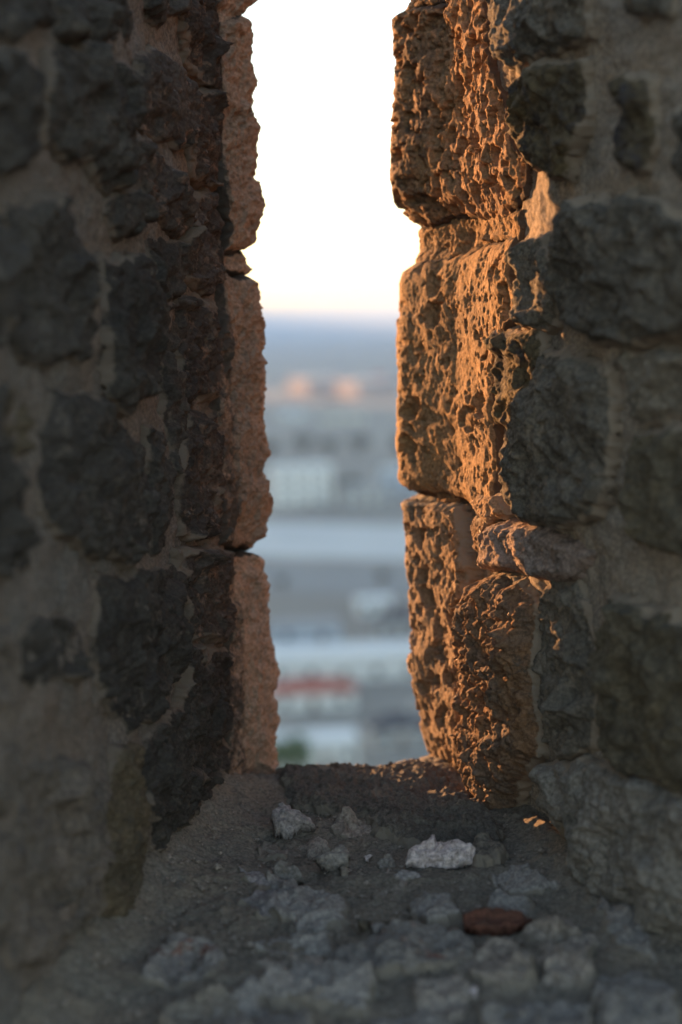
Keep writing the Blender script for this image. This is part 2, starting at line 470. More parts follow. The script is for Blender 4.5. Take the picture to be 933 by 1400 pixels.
def courses(J, key, ua, ub, za, zb, mats, parent, seed, base_seed, flip, step=0.006):
    """plain rubble courses where the wall runs on outside the frame"""
    rr = random.Random(seed); z = za
    while z < zb:
        hgt = rr.uniform(0.11, 0.19); u = ua + rr.uniform(-0.1, 0)
        while u < ub:
            w = rr.uniform(0.13, 0.30); g = 0.009
            j = lambda: rr.uniform(-0.014, 0.014)
            if u > ua - 0.02 and u + w < ub + 0.25:
                pl = [(u + g + j(), z + g + j()), (u + w / 2, z + g + j()), (u + w - g + j(), z + g + j()), (u + w - g + j(), z + hgt / 2), (u + w - g + j(), z + hgt - g + j()), (u + w / 2, z + hgt - g + j()), (u + g + j(), z + hgt - g + j())]
                stone(key, J, None, rr.choice(mats), parent, poly=pl, base_seed=base_seed, flip=flip, du=step, dz=step, bulge=rr.uniform(0.006, 0.016), edge=0.02)
            u += w
        z += hgt

# ------------------------------------------------------------------ left jamb
wall_l = empty('stone_wall', (-0.2, 1.2, -0.47))
tag(wall_l, 'shaded rubble stone wall of dark basalt in tan mortar, ending in pinkish corner blocks', 'wall')
def SL(pts, mat='basalt', **kw): return stone('L', LEFT, pts, mat, wall_l, base_seed=300, flip=False, **kw)
O = 'o'
# corner blocks of the outer edge (pinkish)
cu = LEFT.seg[3]; UREF[0] = cu
QP = dict(crust=(0.066, 0.034, 0.55), smear_w=0.002, du=0.0011, dz=0.0011, warp=0.004, edge=0.009, sink=0.016, grow=0.0015, rough=0.0028, facet=0.0042, fs=26, pit=[(0.012, 0.010, 0.0035, 0.35), (0.005, 0.005, 0.002, 0.3)], smear_amt=0.12)  # dark stains along the inner side
SL([(O, 385, -60), (O, 370, 12), (334, 14), (334, 26), (302, 40), (300, -60)], 'quoin_pink', bulge=0.006, name='corner_stone', **QP)
SL([(O, 385, 26), (O, 385, 335), (350, 340), (306, 344), (298, 250), (300, 120), (302, 30), (340, 24)], 'quoin_pink', bulge=0.010, name='corner_stone', **QP)
SL([(O, 370, 353), (O, 370, 371), (335, 372), (310, 368), (308, 354)], 'quoin_pink', bulge=0.004, name='corner_stone', **dict(QP, warp=0.002, edge=0.01, sink=0.012))
SL([(O, 385, 377), (O, 385, 742), (345, 744), (304, 740), (292, 640), (296, 500), (304, 380)], 'quoin_pink', bulge=0.010, name='corner_stone', **QP)
SL([(O, 395, 757), (O, 400, 1070), (340, 1068), (310, 1062), (308, 900), (312, 772), (340, 762)], 'quoin_pink', bulge=0.010, name='corner_stone', **dict(QP, pit=[(0.010, 0.014, 0.0025, 0.3)]))
# dark ragged fringe where the splay meets the corner blocks
FR = dict(du=0.0015, dz=0.0011, warp=0.006, edge=0.010, sink=0.016, rough=0.0042, facet=0.006, fs=32, smear_amt=0.75, smear_w=0.010)
SL([(240, -50), (300, -50), (304, 40), (302, 118), (292, 128), (262, 92), (244, 20)], 'basalt_brown', bulge=0.0072, **FR)
SL([(276, 124), (300, 120), (300, 215), (296, 258), (262, 248), (256, 190), (262, 150)], 'basalt_brown', bulge=0.0084, **FR)
SL([(270, 262), (292, 262), (300, 332), (306, 372), (280, 400), (250, 380), (248, 320)], 'basalt_brown', bulge=0.0078, **FR)
SL([(248, 404), (288, 404), (298, 470), (292, 548), (252, 556), (246, 480)], 'basalt_brown', bulge=0.0072, **FR)
SL([(250, 562), (292, 560), (296, 640), (300, 700), (282, 742), (248, 736), (240, 650)], 'basalt_brown', bulge=0.0072, **FR)
SL([(240, 752), (302, 744), (312, 800), (314, 862), (300, 880), (250, 872), (244, 800)], 'basalt_brown', bulge=0.0102, **FR)
SL([(250, 880), (304, 884), (312, 960), (310, 1036), (278, 1100), (216, 1168), (196, 1104), (198, 1020), (210, 988), (246, 960)], 'basalt', bulge=0.0084, **FR)
# larger basalt blocks of the splay
BS = dict(du=0.0019, dz=0.0015, warp=0.007, edge=0.012, grow=0.0035, rough=0.0035, facet=0.008, fs=22, smear_amt=0.5, smear_w=0.005)
for pts, b, mt in [
    ([(-70, 64), (20, 62), (50, 110), (56, 190), (26, 226), (-70, 250)], 0.010, 'basalt'),
    ([(64, 73), (146, 73), (171, 107), (178, 171), (186, 225), (171, 253), (141, 253), (129, 223), (60, 192), (56, 120)], 0.012, 'basalt'),
    ([(189, 86), (219, 73), (240, 99), (268, 130), (270, 180), (240, 200), (193, 176)], 0.009, 'basalt_brown'),
    ([(204, -60), (252, -60), (250, 10), (223, 26), (206, 9)], 0.007, 'basalt'),
    ([(-60, -80), (60, -80), (62, 30), (10, 48), (-60, 44)], 0.008, 'basalt'),
    ([(72, -80), (180, -80), (174, 44), (120, 56), (76, 40)], 0.006, 'basalt'),
    ([(191, 201), (212, 206), (234, 257), (255, 300), (244, 324), (214, 292), (193, 240)], 0.008, 'basalt_brown'),
    ([(150, 274), (189, 266), (196, 300), (171, 324), (148, 302)], 0.010, 'basalt'),
    ([(10, 290), (77, 274), (103, 317), (116, 356), (120, 420), (118, 481), (73, 496), (30, 479), (14, 400)], 0.012, 'basalt'),
    ([(-70, 300), (-6, 296), (2, 400), (0, 470), (-70, 480)], 0.010, 'basalt'),
    ([(141, 360), (197, 356), (204, 400), (213, 477), (206, 528), (159, 562), (144, 533)], 0.018, 'basalt'),
    ([(226, 420), (252, 408), (254, 530), (256, 640), (236, 644), (229, 560)], 0.007, 'basalt'),
    ([(212, 330), (246, 334), (252, 384), (224, 410), (206, 380)], 0.007, 'basalt'),
    ([(64, 600), (77, 545), (129, 550), (171, 584), (197, 614), (199, 690), (195, 743), (171, 771), (124, 745), (81, 732), (62, 674)], 0.010, 'basalt'),
    ([(206, 584), (227, 589), (227, 660), (225, 743), (208, 753)], 0.006, 'basalt'),
    ([(140, 800), (200, 784), (248, 786), (254, 900), (210, 975), (185, 992), (146, 950), (134, 870)], 0.008, 'basalt'),
    ([(38, 855), (115, 852), (120, 922), (55, 930), (36, 924)], 0.005, 'basalt'),
    ([(163, 1027), (194, 1020), (196, 1110), (187, 1228), (142, 1272), (150, 1120)], 0.005, 'ochre'),
    ([(26, 1050), (100, 1042), (146, 1072), (134, 1240), (66, 1310), (14, 1320)], 0.004, 'old_plaster'),
    ([(-70, 860), (14, 850), (20, 1000), (0, 1100), (-70, 1110)], 0.006, 'old_plaster'),
    ([(17, 533), (47, 535), (48, 612), (24, 604)], 0.004, 'ochre'),
    ([(-70, 520), (6, 530), (10, 630), (40, 668), (44, 775), (-70, 800)], 0.007, 'basalt'),
    ([(-70, 1150), (-4, 1140), (2, 1300), (-70, 1360)], 0.004, 'old_plaster'),
]:
    SL(pts, mt, bulge=b * 0.75, **BS)
LC = LEFT.seg
courses(LEFT, 'L', LC[8] + 0.02, LC[8] + 1.0, -0.50, 0.42, ['basalt', 'basalt_brown', 'old_plaster'], wall_l, 5, 300, False)
cu = LC[3]
us = spaced(0.6, LC[-1], lambda u: 0.03 if u < cu - 0.12 or u > LC[8] + 0.03 else (0.0016 if u < cu + 0.14 else 0.0024))
zs = spaced(-0.56, 0.60, lambda z: 0.0020 if z < 0.42 else 0.01)
def lowL(U, Z): return 0.001 + 0.012 * (1 - sstep(cu + 0.04, cu + 0.075, U))
holes_L = [(322, 762, 0.006, 0.012, 0.022), (336, 752, 0.009, 0.005, 0.02), (312, 352, 0.008, 0.004, 0.012), (176, 256, 0.03, 0.006, 0.006), (180, 548, 0.03, 0.01, 0.008)]
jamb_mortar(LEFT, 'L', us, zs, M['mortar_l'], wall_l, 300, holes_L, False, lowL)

# ------------------------------------------------------------------ right jamb
wall_r = empty('stone_wall', (0.2, 1.2, -0.47))
tag(wall_r, 'rubble stone wall whose pitted outer corner blocks glow orange in low sun', 'wall')
cr = RIGHT.seg[3]; UREF[0] = cr
def SR(pts, mat, **kw): return stone('R', RIGHT, pts, mat, wall_r, base_seed=500, flip=True, **kw)
TQ = dict(du=0.0010, dz=0.0010, warp=0.004, edge=0.010, sink=0.015, smear_amt=0.05, smear_w=0.003)
HONEY = [(0.0120, 0.0125, 0.0085, 0.8), (0.005, 0.006, 0.0025, 0.5)]
SPECK = [(0.0080, 0.0080, 0.0032, 0.24), (0.024, 0.020, 0.0080, 0.13), (0.0045, 0.0045, 0.0012, 0.3)]
CHUNK = [(0.0180, 0.0170, 0.0100, 0.6), (0.008, 0.009, 0.004, 0.4)]
SR([(O, 520, -60), (O, 520, 2), (582, 8), (600, 4), (606, -60)], 'tuff_dark', bulge=0.008, name='corner_stone', pit=SPECK, **TQ)
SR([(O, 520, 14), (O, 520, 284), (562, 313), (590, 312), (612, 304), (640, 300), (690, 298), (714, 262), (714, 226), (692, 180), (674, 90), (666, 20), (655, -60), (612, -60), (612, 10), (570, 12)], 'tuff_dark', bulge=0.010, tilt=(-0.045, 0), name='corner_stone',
   pit=HONEY, rough=0.0010, facet=0.0025, crust=(0.045, 0.10, 0.45), label='dark honeycombed corner block, orange on its inner half', **dict(TQ, sink=0.012))  # tone gets darker towards the outer edge
SR([(O, 540, 317), (O, 545, 352), (600, 358), (660, 336), (708, 322), (708, 288), (660, 296), (600, 306), (580, 314)], 'tuff', bulge=0.006, tilt=(-0.03, 0), pit=[(0.003, 0.005, 0.0016, 0.5)], rough=0.0016, facet=0.0025, **dict(TQ, sink=0.009))
SR([(O, 530, 352), (O, 530, 655), (570, 668), (610, 676), (650, 686), (684, 690), (676, 600), (678, 500), (700, 440), (706, 400), (706, 324), (660, 337), (600, 358)], 'tuff', bulge=0.011, tilt=(-0.05, 0), name='corner_stone', pit=SPECK, rough=0.0008, facet=0.0012, crust=(0.02, 0.07, 0.2), **dict(TQ, edge=0.012, sink=0.012))  # slightly darker tone towards the outer edge
SR([(O, 535, 688), (O, 540, 1040), (590, 1040), (640, 1052), (650, 1040), (641, 900), (642, 780), (634, 694), (590, 690)], 'tuff_pale', bulge=0.012, tilt=(0.11, 0), name='corner_stone', pit=CHUNK, rough=0.001, facet=0.0012, **dict(TQ, edge=0.008, warp=0.003))
SR([(586, 668), (618, 672), (636, 684), (624, 690), (596, 684)], 'tuff_dark', bulge=0.004, rough=0.003, facet=0.003, **dict(TQ, edge=0.008, sink=0.012))
SR([(588, 1050), (640, 1060), (648, 1078), (622, 1082), (600, 1066)], 'tuff_pale', bulge=0.012, rough=0.002, facet=0.003, **dict(TQ, edge=0.007, warp=0.002))
SR([(646, 708), (668, 704), (670, 740), (664, 764), (648, 750)], 'rust_stone', bulge=0.005, rough=0.003, facet=0.004, **dict(TQ, edge=0.009))
SR([(652, 678), (686, 676), (700, 704), (672, 712), (656, 698)], 'tuff_pale', bulge=0.012, rough=0.003, facet=0.004, **dict(TQ, edge=0.010))
SR([(672, 724), (697, 712), (768, 734), (803, 756), (786, 790), (741, 794), (706, 780), (668, 776)], 'pale_stone', bulge=0.014, tilt=(-0.04, 0), rough=0.003, facet=0.004, label='pale pinkish wedge of stone', **dict(TQ, edge=0.014, warp=0.003))
SR([(661, 796), (688, 784), (712, 795), (732, 826), (733, 900), (737, 966), (740, 1028), (716, 1066), (708, 1122), (694, 1116), (668, 1060), (656, 980), (654, 900), (654, 826)], 'rust_stone', bulge=0.030, tilt=(-0.16, 0), rough=0.0028, facet=0.0045, fs=62, pit=[(0.006, 0.006, 0.0025, 0.25)], label='tall narrow stone with glinting rusty face', **dict(TQ, edge=0.034))
GS = dict(du=0.0017, dz=0.0014, warp=0.007, edge=0.013, sink=0.014, grow=0.003, rough=0.003, facet=0.007, fs=22, smear_amt=0.3, smear_w=0.005)
for pts, b, mt in [
    ([(741, 802), (786, 800), (812, 900), (806, 1020), (766, 1036), (742, 1010), (735, 935)], 0.005, 'dark_stone'),
    ([(843, 815), (933, 853), (985, 862), (985, 1084), (892, 1063), (836, 1026), (836, 900)], 0.016, 'brown_stone'),
    ([(788, 1050), (839, 1045), (900, 1076), (985, 1098), (985, 1270), (930, 1290), (860, 1240), (800, 1186)], 0.016, 'light_stone'),
    ([(752, 1050), (780, 1046), (785, 1112), (768, 1143), (750, 1094)], 0.012, 'light_stone'),
    ([(684, 452), (730, 460), (736, 506), (704, 580), (682, 584), (680, 506)], 0.008, 'olive_stone'),
    ([(739, 486), (768, 486), (839, 508), (842, 560), (838, 612), (825, 688), (786, 710), (724, 708), (701, 668), (703, 597), (732, 524)], 0.014, 'dark_stone'),
    ([(874, 597), (985, 580), (985, 775), (887, 737), (866, 683)], 0.012, 'brown_stone'),
    ([(759, 312), (794, 285), (850, 276), (890, 276), (985, 330), (985, 452), (840, 466), (785, 442), (762, 400)], 0.016, 'dark_stone'),
    ([(714, 330), (737, 322), (746, 367), (765, 400), (755, 427), (738, 447), (714, 440)], 0.008, 'grey_stone'),
    ([(712, 104), (759, 86), (796, 91), (799, 168), (774, 239), (728, 226), (702, 186)], 0.010, 'olive_stone'),
    ([(843, 117), (874, 104), (887, 117), (884, 230), (848, 222)], 0.007, 'olive_stone'),
    ([(672, -60), (805, -60), (801, 44), (768, 66), (738, 78), (712, 98), (694, 84), (682, 30)], 0.009, 'dark_stone'),
    ([(861, -60), (925, -60), (920, 13), (865, 18)], 0.008, 'dark_stone'),
    ([(922, 150), (985, 140), (985, 244), (922, 232)], 0.008, 'dark_stone'),
    ([(850, 492), (985, 472), (985, 560), (872, 578)], 0.006, 'grey_stone'),
    ([(826, 1190), (850, 1240), (905, 1296), (880, 1300), (812, 1220)], 0.005, 'grey_stone'),
]:
    SR(pts, mt, bulge=b, **GS)
RC = RIGHT.seg
courses(RIGHT, 'R', RC[8] + 0.03, RC[8] + 1.0, -0.50, 0.42, ['grey_stone', 'dark_stone', 'olive_stone'], wall_r, 6, 500, True)
us = spaced(0.6, RC[-1], lambda u: 0.03 if u < cr - 0.12 or u > RC[8] + 0.05 else (0.0015 if u < cr + 0.22 else 0.0022))
def lowR(U, Z): return 0.0035 + 0.003 * (1 - sstep(cr + 0.06, cr + 0.14, U))
holes_R = [(612, 668, 0.012, 0.006, 0.02), (650, 860, 0.010, 0.09, 0.010), (840, 690, 0.02, 0.012, 0.010), (600, 1048, 0.02, 0.003, 0.01), (742, 1108, 0.04, 0.04, 0.014), (738, 850, 0.02, 0.03, 0.006)]
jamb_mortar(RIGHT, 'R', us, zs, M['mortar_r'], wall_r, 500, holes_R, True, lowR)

# ------------------------------------------------------------------ the sill
LIPY = 1.485
_d = ray(480, 1049); LIPZ = _d[2] / _d[1] * LIPY
def edge_x(J):
    k = np.arange(int(J.lean_from[0] * 1000) - 30, len(J.u) - 2900)
    p = J.surf(J.u[k], np.full(len(k), -0.46), 0.0)
    o = np.argsort(p[:, 1]); return p[o, 1], p[o, 0]
LY_, LX_ = edge_x(LEFT); RY_, RX_ = edge_x(RIGHT)
class Sill:
    def z0(s, x, y):
        z = -0.470 + (LIPZ + 0.470) * sstep(1.24, LIPY - 0.02, y)
        z = z - np.clip((y - LIPY) / 0.05, 0, None) ** 2 * 0.03
        dl = x - np.interp(y, LY_, LX_); dr = np.interp(y, RY_, RX_) - x
        z = z + 0.030 * np.exp(-np.clip(dl, 0, None) / 0.028) * sstep(1.50, 1.38, y) + 0.014 * np.exp(-np.clip(dr, 0, None) / 0.018)
        return z - 0.007 * np.exp(-(x / 0.15) ** 2) * sstep(1.30, 1.22, y) * sstep(1.05, 1.15, y)
    def surf(s, u, z, h):
        return np.stack([u + 0 * z, z + 0 * u, s.z0(u, z) + h], -1)
    def build(s):
        s.LU, s.LV = np.meshgrid(np.arange(-0.3, 0.36, 0.0025), np.arange(0.72, 1.5, 0.0025))
        s.LX, s.LY = project(s.surf(s.LU, s.LV, 0.004))
        return s
    def at(s, px, py):
        k = np.argmin((s.LX - px) ** 2 + (s.LY - py) ** 2); return s.LU.flat[k], s.LV.flat[k]
    def poly(s, pts): return [s.at(*p) for p in pts]
SILL = Sill().build()
sill = empty('sill', (0, 1.2, -0.47)); tag(sill, kind='structure')
def c7(*pts): return [(300 + a / 1.866, 1000 + b / 1.866) for a, b in pts]
def SS(pts, mat, **kw):
    k = dict(du=0.0012, dz=0.0016, warp=0.008, edge=0.009, sink=0.012, grow=0.002, rough=0.0018, facet=0.0055, fs=30, smear_amt=0.65, smear_w=0.006)
    k.update(kw); return stone('S', SILL, pts, mat, sill, base_seed=700, flip=True, **k)
SS(c7((150, 96), (300, 100), (400, 96), (530, 92), (640, 170), (720, 262), (715, 335), (660, 300), (560, 285), (480, 290), (410, 268), (385, 215), (300, 205), (200, 190)), 'ledge', bulge=0.010, rough=0.0045, facet=0.003, edge=0.012, label='dark grey ledge of hardened mortar', pit=[(0.02, 0.03, 0.003, 0.3)])
SS(c7((640, 300), (700, 285), (722, 320), (700, 342), (650, 338)), 'ledge', bulge=0.012)
for pts, mt, b in [
    (c7((195, 280), (240, 262), (295, 290), (240, 308)), 'sill_tan', 0.007),
    (c7((280, 240), (330, 215), (385, 240), (350, 255)), 'sill_tan', 0.005),
    (c7((90, 282), (130, 266), (178, 290), (170, 308), (95, 303)), 'sill_tan', 0.009),
    (c7((120, 380), (200, 392), (222, 408), (160, 420), (120, 405)), 'sill_grey', 0.006),
    (c7((120, 442), (190, 408), (260, 406), (322, 432), (318, 488), (230, 493), (150, 462)), 'sill_grey', 0.012),
    (c7((395, 402), (450, 382), (480, 400), (470, 417), (410, 414)), 'sill_tan', 0.005),
    (c7((450, 378), (520, 374), (524, 388), (480, 392)), 'sill_purple', 0.004),
    (c7((495, 442), (540, 416), (600, 430), (610, 477), (540, 492), (500, 472)), 'sill_grey', 0.012),
    (c7((690, 412), (730, 393), (800, 430), (790, 462), (700, 442)), 'sill_grey', 0.008),
    (c7((280, 562), (390, 512), (480, 492), (610, 502), (650, 532), (640, 572), (560, 592), (430, 602), (330, 597)), 'veined', 0.012),
    (c7((620, 602), (690, 542), (760, 540), (805, 590), (800, 642), (720, 657), (650, 632)), 'sill_tan', 0.016),
    (c7((110, 657), (190, 600), (370, 617), (390, 642), (370, 708), (270, 703), (150, 692)), 'sill_grey', 0.016),
    (c7((88, 542), (150, 507), (200, 530), (290, 510), (285, 547), (180, 557)), 'sill_grey', 0.008),
    (c7((820, 592), (850, 534), (940, 517), (960, 630), (840, 632)), 'sill_tan', 0.010),
    (c7((770, 522), (840, 467), (900, 480), (930, 510), (850, 540)), 'sill_tan', 0.008),
    (c7((670, 722), (760, 692), (933, 692), (960, 790), (660, 800)), 'sill_grey', 0.012),
    (c7((-20, 690), (90, 642), (130, 662), (110, 720), (0, 750)), 'sill_grey', 0.010),
    (c7((10, 735), (120, 712), (220, 724), (250, 800), (0, 810)), 'veined', 0.014),
    (c7((500, 642), (610, 612), (655, 662), (600, 722), (500, 702)), 'sill_tan', 0.007),
    (c7((400, 720), (520, 716), (600, 750), (560, 800), (400, 800)), 'sill_grey', 0.008),
    (c7((50, 355), (110, 362), (130, 402), (100, 418), (76, 400)), 'sill_purple', 0.012),
    (c7((90, 590), (240, 560), (280, 588), (150, 602)), 'sill_tan', 0.005),
    ([(195, 1288), (250, 1276), (304, 1290), (300, 1332), (230, 1342), (198, 1330)], 'veined', 0.007),
    ([(806, 1334), (870, 1322), (922, 1345), (922, 1400), (830, 1400)], 'sill_grey', 0.012),
    ([(330, 1232), (372, 1222), (400, 1236), (360, 1250)], 'sill_purple', 0.006),
    ([(480, 1258), (520, 1250), (545, 1262), (500, 1270)], 'ochre', 0.005),
    ([(230, 1360), (330, 1352), (340, 1420), (220, 1430)], 'mortar_s', 0.008),
    ([(820, 1225), (860, 1250), (900, 1300), (840, 1290)], 'sill_grey', 0.007),
    ([(670, 1195), (720, 1185), (760, 1215), (700, 1220)], 'sill_grey', 0.007),
]:
    SS(pts, mt, bulge=b * 0.42)
ux = spaced(-0.42, 0.46, lambda x: 0.0016 if -0.30 < x < 0.34 else 0.01)
uy = spaced(0.66, 1.66, lambda y: 0.0020 if y < 1.5 else 0.006)
U, V = np.meshgrid(ux, uy)
h = relief_base(U, V, 700) + 0.0035 * fbm(U * 26, V * 26, 3, 701) + 0.0014 * fbm(U * 100, V * 100, 3, 702, 0.6) + 0.0008 * noise(U * 230, V * 230, 706) \
    + 0.0030 * np.clip(noise(U * 70, V * 60, 709) - 0.2, 0, 1)
me, c = grid_mesh('mortar', SILL.surf(U, V, h), ~buried(U, V, STONES['S']), True)
link('mortar', me, M['mortar_s'], sill, c)

# ------------------------------------------------------------------ loose stones lying on the sill
def loose_rock(name, pts, mat, label, cat, lean=35.0, thick=0.45, seed=1, rough=0.0025, facet=0.005, fs=40.0):
    P = np.array(pts, float)
    k = np.argmax(P[:, 1]); cx = P[:, 0].mean()
    u0, v0 = SILL.at(cx, P[k, 1] + 2)
    o = np.array([u0, v0, float(SILL.z0(np.array([u0]), np.array([v0]))[0])])
    t = R(lean); A = np.array([1, 0, 0.]); B = np.array([0, math.sin(t), math.cos(t)]); N = np.array([0, -math.cos(t), math.sin(t)])
    q = []
    for px, py in pts:
        d = ray(px, py); s = (o @ N) / (d @ N); w = d * s - o; q.append((w @ A, w @ B))
    q = np.array(q); H = np.ptp(q[:, 1]); W = np.ptp(q[:, 0])
    bot = q[:, 1] < q[:, 1].min() + 0.35 * H
    q[bot, 1] -= 0.006
    st = 0.0009
    a = np.arange(q[:, 0].min() - 0.004, q[:, 0].max() + 0.004, st); b = np.arange(q[:, 1].min() - 0.004, q[:, 1].max() + 0.004, st)
    U, Z = np.meshgrid(a, b)
    d = poly_sdf(U + 0.0022 * fbm(U * 90, Z * 90, 3, seed), Z + 0.0022 * fbm(U * 90, Z * 90, 3, seed + 1), q)
    keep = d > 0
    T = thick * min(H, W)
    prof = np.sqrt(np.clip(1 - (1 - np.clip(d / (T * 0.9), 0, 1)) ** 2, 0, 1))
    sides = []
    for sg, sd in ((1, 5), (-1, 55)):
        hh = T * prof + np.clip(prof * 3, 0, 1) * (facet * facets(U * fs + fbm(U * 50, Z * 50, 2, seed + sd), Z * fs * 1.5, seed + sd + 2) + rough * fbm(U * 80, Z * 80, 4, seed + sd + 4, 0.6))
        sides.append(o + U[..., None] * A + Z[..., None] * B + sg * np.maximum(hh, 0.0002)[..., None] * N)
    nb = keep & ~(np.roll(keep, 1, 0) & np.roll(keep, -1, 0) & np.roll(keep, 1, 1) & np.roll(keep, -1, 1))
    mid = 0.5 * (sides[0] + sides[1])
    for s_ in sides: s_[nb] = mid[nb]
    idx = np.arange(keep.size).reshape(keep.shape)
    f = np.stack([idx[:-1, :-1], idx[:-1, 1:], idx[1:, 1:], idx[1:, :-1]], -1).reshape(-1, 4)
    f = f[keep.ravel()[f].all(1)]
    V = np.concatenate([sides[0].reshape(-1, 3), sides[1].reshape(-1, 3)]); n = keep.size
    back = np.where(nb.ravel()[f], f, f + n)[:, ::-1]
    Q = np.concatenate([f, back]); used, inv_ = np.unique(Q, return_inverse=True)
    me = mesh_np(name, V[used] - o, inv_.reshape(-1, 4), True, {'smear': np.full(len(used), -1.0)})
    return tag(link(name, me, M[mat], None, o), label, cat)

loose_rock('rock', c7((468, 322), (480, 305), (500, 287), (528, 276), (540, 260), (552, 262), (560, 276), (572, 282), (590, 274), (612, 271), (640, 288), (655, 304), (654, 326), (610, 334), (560, 342), (500, 338)), 'white_rock',
           'whitish pink angular rock, the palest on the sill, beneath the sunlit corner', 'rock', thick=0.42, seed=11)
loose_rock('rock', c7((128, 228), (150, 190), (165, 184), (200, 205), (250, 232), (246, 240), (215, 240), (190, 260), (142, 256)), 'sill_purple',
           'mauve grey pointed stone lying near the foot of the pinkish corner block', 'rock', lean=50, thick=0.35, seed=12)
loose_rock('rock', c7((244, 330), (290, 302), (312, 291), (330, 303), (338, 318), (326, 340), (300, 350), (270, 346)), 'sill_grey',
           'small bluish grey broken stone with sharp top edge, in the middle of the sill', 'rock', lean=40, seed=13)
loose_rock('pebble', c7((302, 352), (320, 340), (332, 350), (326, 372), (312, 374)), 'sill_tan',
           'tiny tan chip just below the sharp bluish grey stone', 'pebble', lean=40, seed=14)
loose_rock('rock', c7((134, 352), (148, 337), (180, 343), (205, 352), (222, 366), (180, 378), (136, 378)), 'sill_grey',
           'flat grey stone with a lit top edge, left of the sharp broken stone', 'rock', lean=50, thick=0.35, seed=15)
loose_rock('pebble', c7((398, 330), (420, 317), (440, 319), (452, 334), (430, 344), (406, 342)), 'sill_grey',
           'little speckled pebble between the white rock and the sharp broken stone', 'pebble', lean=50, seed=16)
loose_rock('pebble', c7((370, 318), (380, 313), (390, 317), (384, 323), (372, 322)), 'white_rock',
           'tiniest pale pebble, beside the speckled pebble', 'pebble', lean=50, seed=17, rough=0.001, facet=0.001)
loose_rock('brick_fragment', c7((612, 490), (626, 470), (652, 452), (690, 449), (740, 458), (772, 460), (800, 477), (774, 487), (742, 494), (706, 504), (656, 506)), 'red_brick',
           'dark red broken brick fragment on the right of the sill', 'brick fragment', lean=60, thick=0.22, seed=28, rough=0.0014, facet=0.006, fs=30)
loose_rock('pebble', c7((630, 652), (648, 645), (662, 654), (655, 668), (636, 668)), 'white_rock',
           'small white chip in front of the large tan stone', 'pebble', lean=50, seed=19, rough=0.001, facet=0.001)
loose_rock('pebble', c7((352, 488), (372, 479), (386, 486), (376, 497), (356, 497)), 'ochre',
           'small yellowish pebble behind the long veined slab', 'pebble', lean=50, seed=20, rough=0.001, facet=0.001)
loose_rock('pebble', c7((382, 494), (404, 484), (424, 492), (414, 504), (388, 504)), 'sill_grey',
           'small grey pebble touching the yellowish one behind the veined slab', 'pebble', lean=50, seed=21, rough=0.001, facet=0.001)

# grit: loose crumbs all over the sill
rr = np.random.default_rng(3); n = 2600
gx = rr.uniform(-0.22, 0.25, n); gy = rr.uniform(0.88, 1.46, n)
ok = (gx > np.interp(gy, LY_, LX_) + 0.01) & (gx < np.interp(gy, RY_, RX_) - 0.01); gx, gy = gx[ok], gy[ok]
gz = SILL.z0(gx, gy) + 0.001 + 0.005 * fbm(gx * 9, gy * 9, 3, 700) + 0.004 * fbm(gx * 30, gy * 30, 3, 701)
base = np.array([(1, 0, 0), (-1, 0, 0), (0, 1, 0), (0, -1, 0), (0, 0, 1), (0, 0, -1), (.6, .6, .5), (-.6, .5, .6)], float)
tri = np.array([(4, 6, 0), (4, 2, 6), (0, 6, 2), (4, 7, 2), (4, 1, 7), (1, 2, 7), (4, 3, 1), (4, 0, 3), (5, 2, 1), (5, 1, 3), (5, 3, 0), (5, 0, 2)])
VV, QQ = [], []
for i in range(len(gx)):
    s_ = 0.0006 + 0.0022 * rr.random() ** 3 + (0.0035 * rr.random() if i % 22 == 0 else 0)
    VV.append(base * rr.uniform(0.6, 1.3, (8, 3)) * s_ * np.array([1, 1, .7]) + (gx[i], gy[i], gz[i])); QQ.append(tri + 8 * i)
tag(link('grit', mesh_np('grit', np.concatenate(VV), np.concatenate(QQ), False), M['sill_tan']), 'loose grit and crumbs of mortar scattered over the sill', 'grit', kind='stuff')

# ------------------------------------------------------------------ wall below, wall walk, terrain
def box_mesh(name, x0, x1, y0, y1, z0, z1):
    V = [(x, y, z) for z in (z0, z1) for y in (y0, y1) for x in (x0, x1)]
    me = bpy.data.meshes.new(name)
    me.from_pydata(V, [], [(0, 2, 3, 1), (4, 5, 7, 6), (0, 1, 5, 4), (2, 6, 7, 3), (0, 4, 6, 2), (1, 3, 7, 5)]); me.update()
    return me
tag(link('wall_base', box_mesh('wall_base', -3.2, 3.2, 0.82, 1.60, -6.0, -0.565), M['mortar_r']), kind='structure')
tag(link('wall_walk', box_mesh('wall_walk', -3.2, 3.2, -3.0, 0.815, -2.0, -1.62), M['sill_tan']), kind='structure')

GZ = -60.0
rad = np.r_[0, np.geomspace(1.0, 33000, 90)]; an = np.linspace(0, 2 * np.pi, 145)
RR, AA = np.meshgrid(rad, an, indexing='ij')
gx, gy = RR * np.sin(AA), RR * np.cos(AA)
gz = GZ + 57.0 * np.exp(-(np.clip(RR - 3.5, 0, None) / 26.0) ** 1.2)
gme, gc = grid_mesh('ground', np.stack([gx, gy, gz], -1), np.ones(RR.shape, bool), False)
M['town_ground'] = plain_mat('town_ground', (0.16, 0.15, 0.14), (0.24, 0.225, 0.20), 0.02)
tag(link('ground', gme, M['town_ground'], None, gc), kind='structure')

# ------------------------------------------------------------------ the town in the plain
def T(px, py):
    d = ray(px, py); k = GZ / d[2]; return d[0] * k, d[1] * k

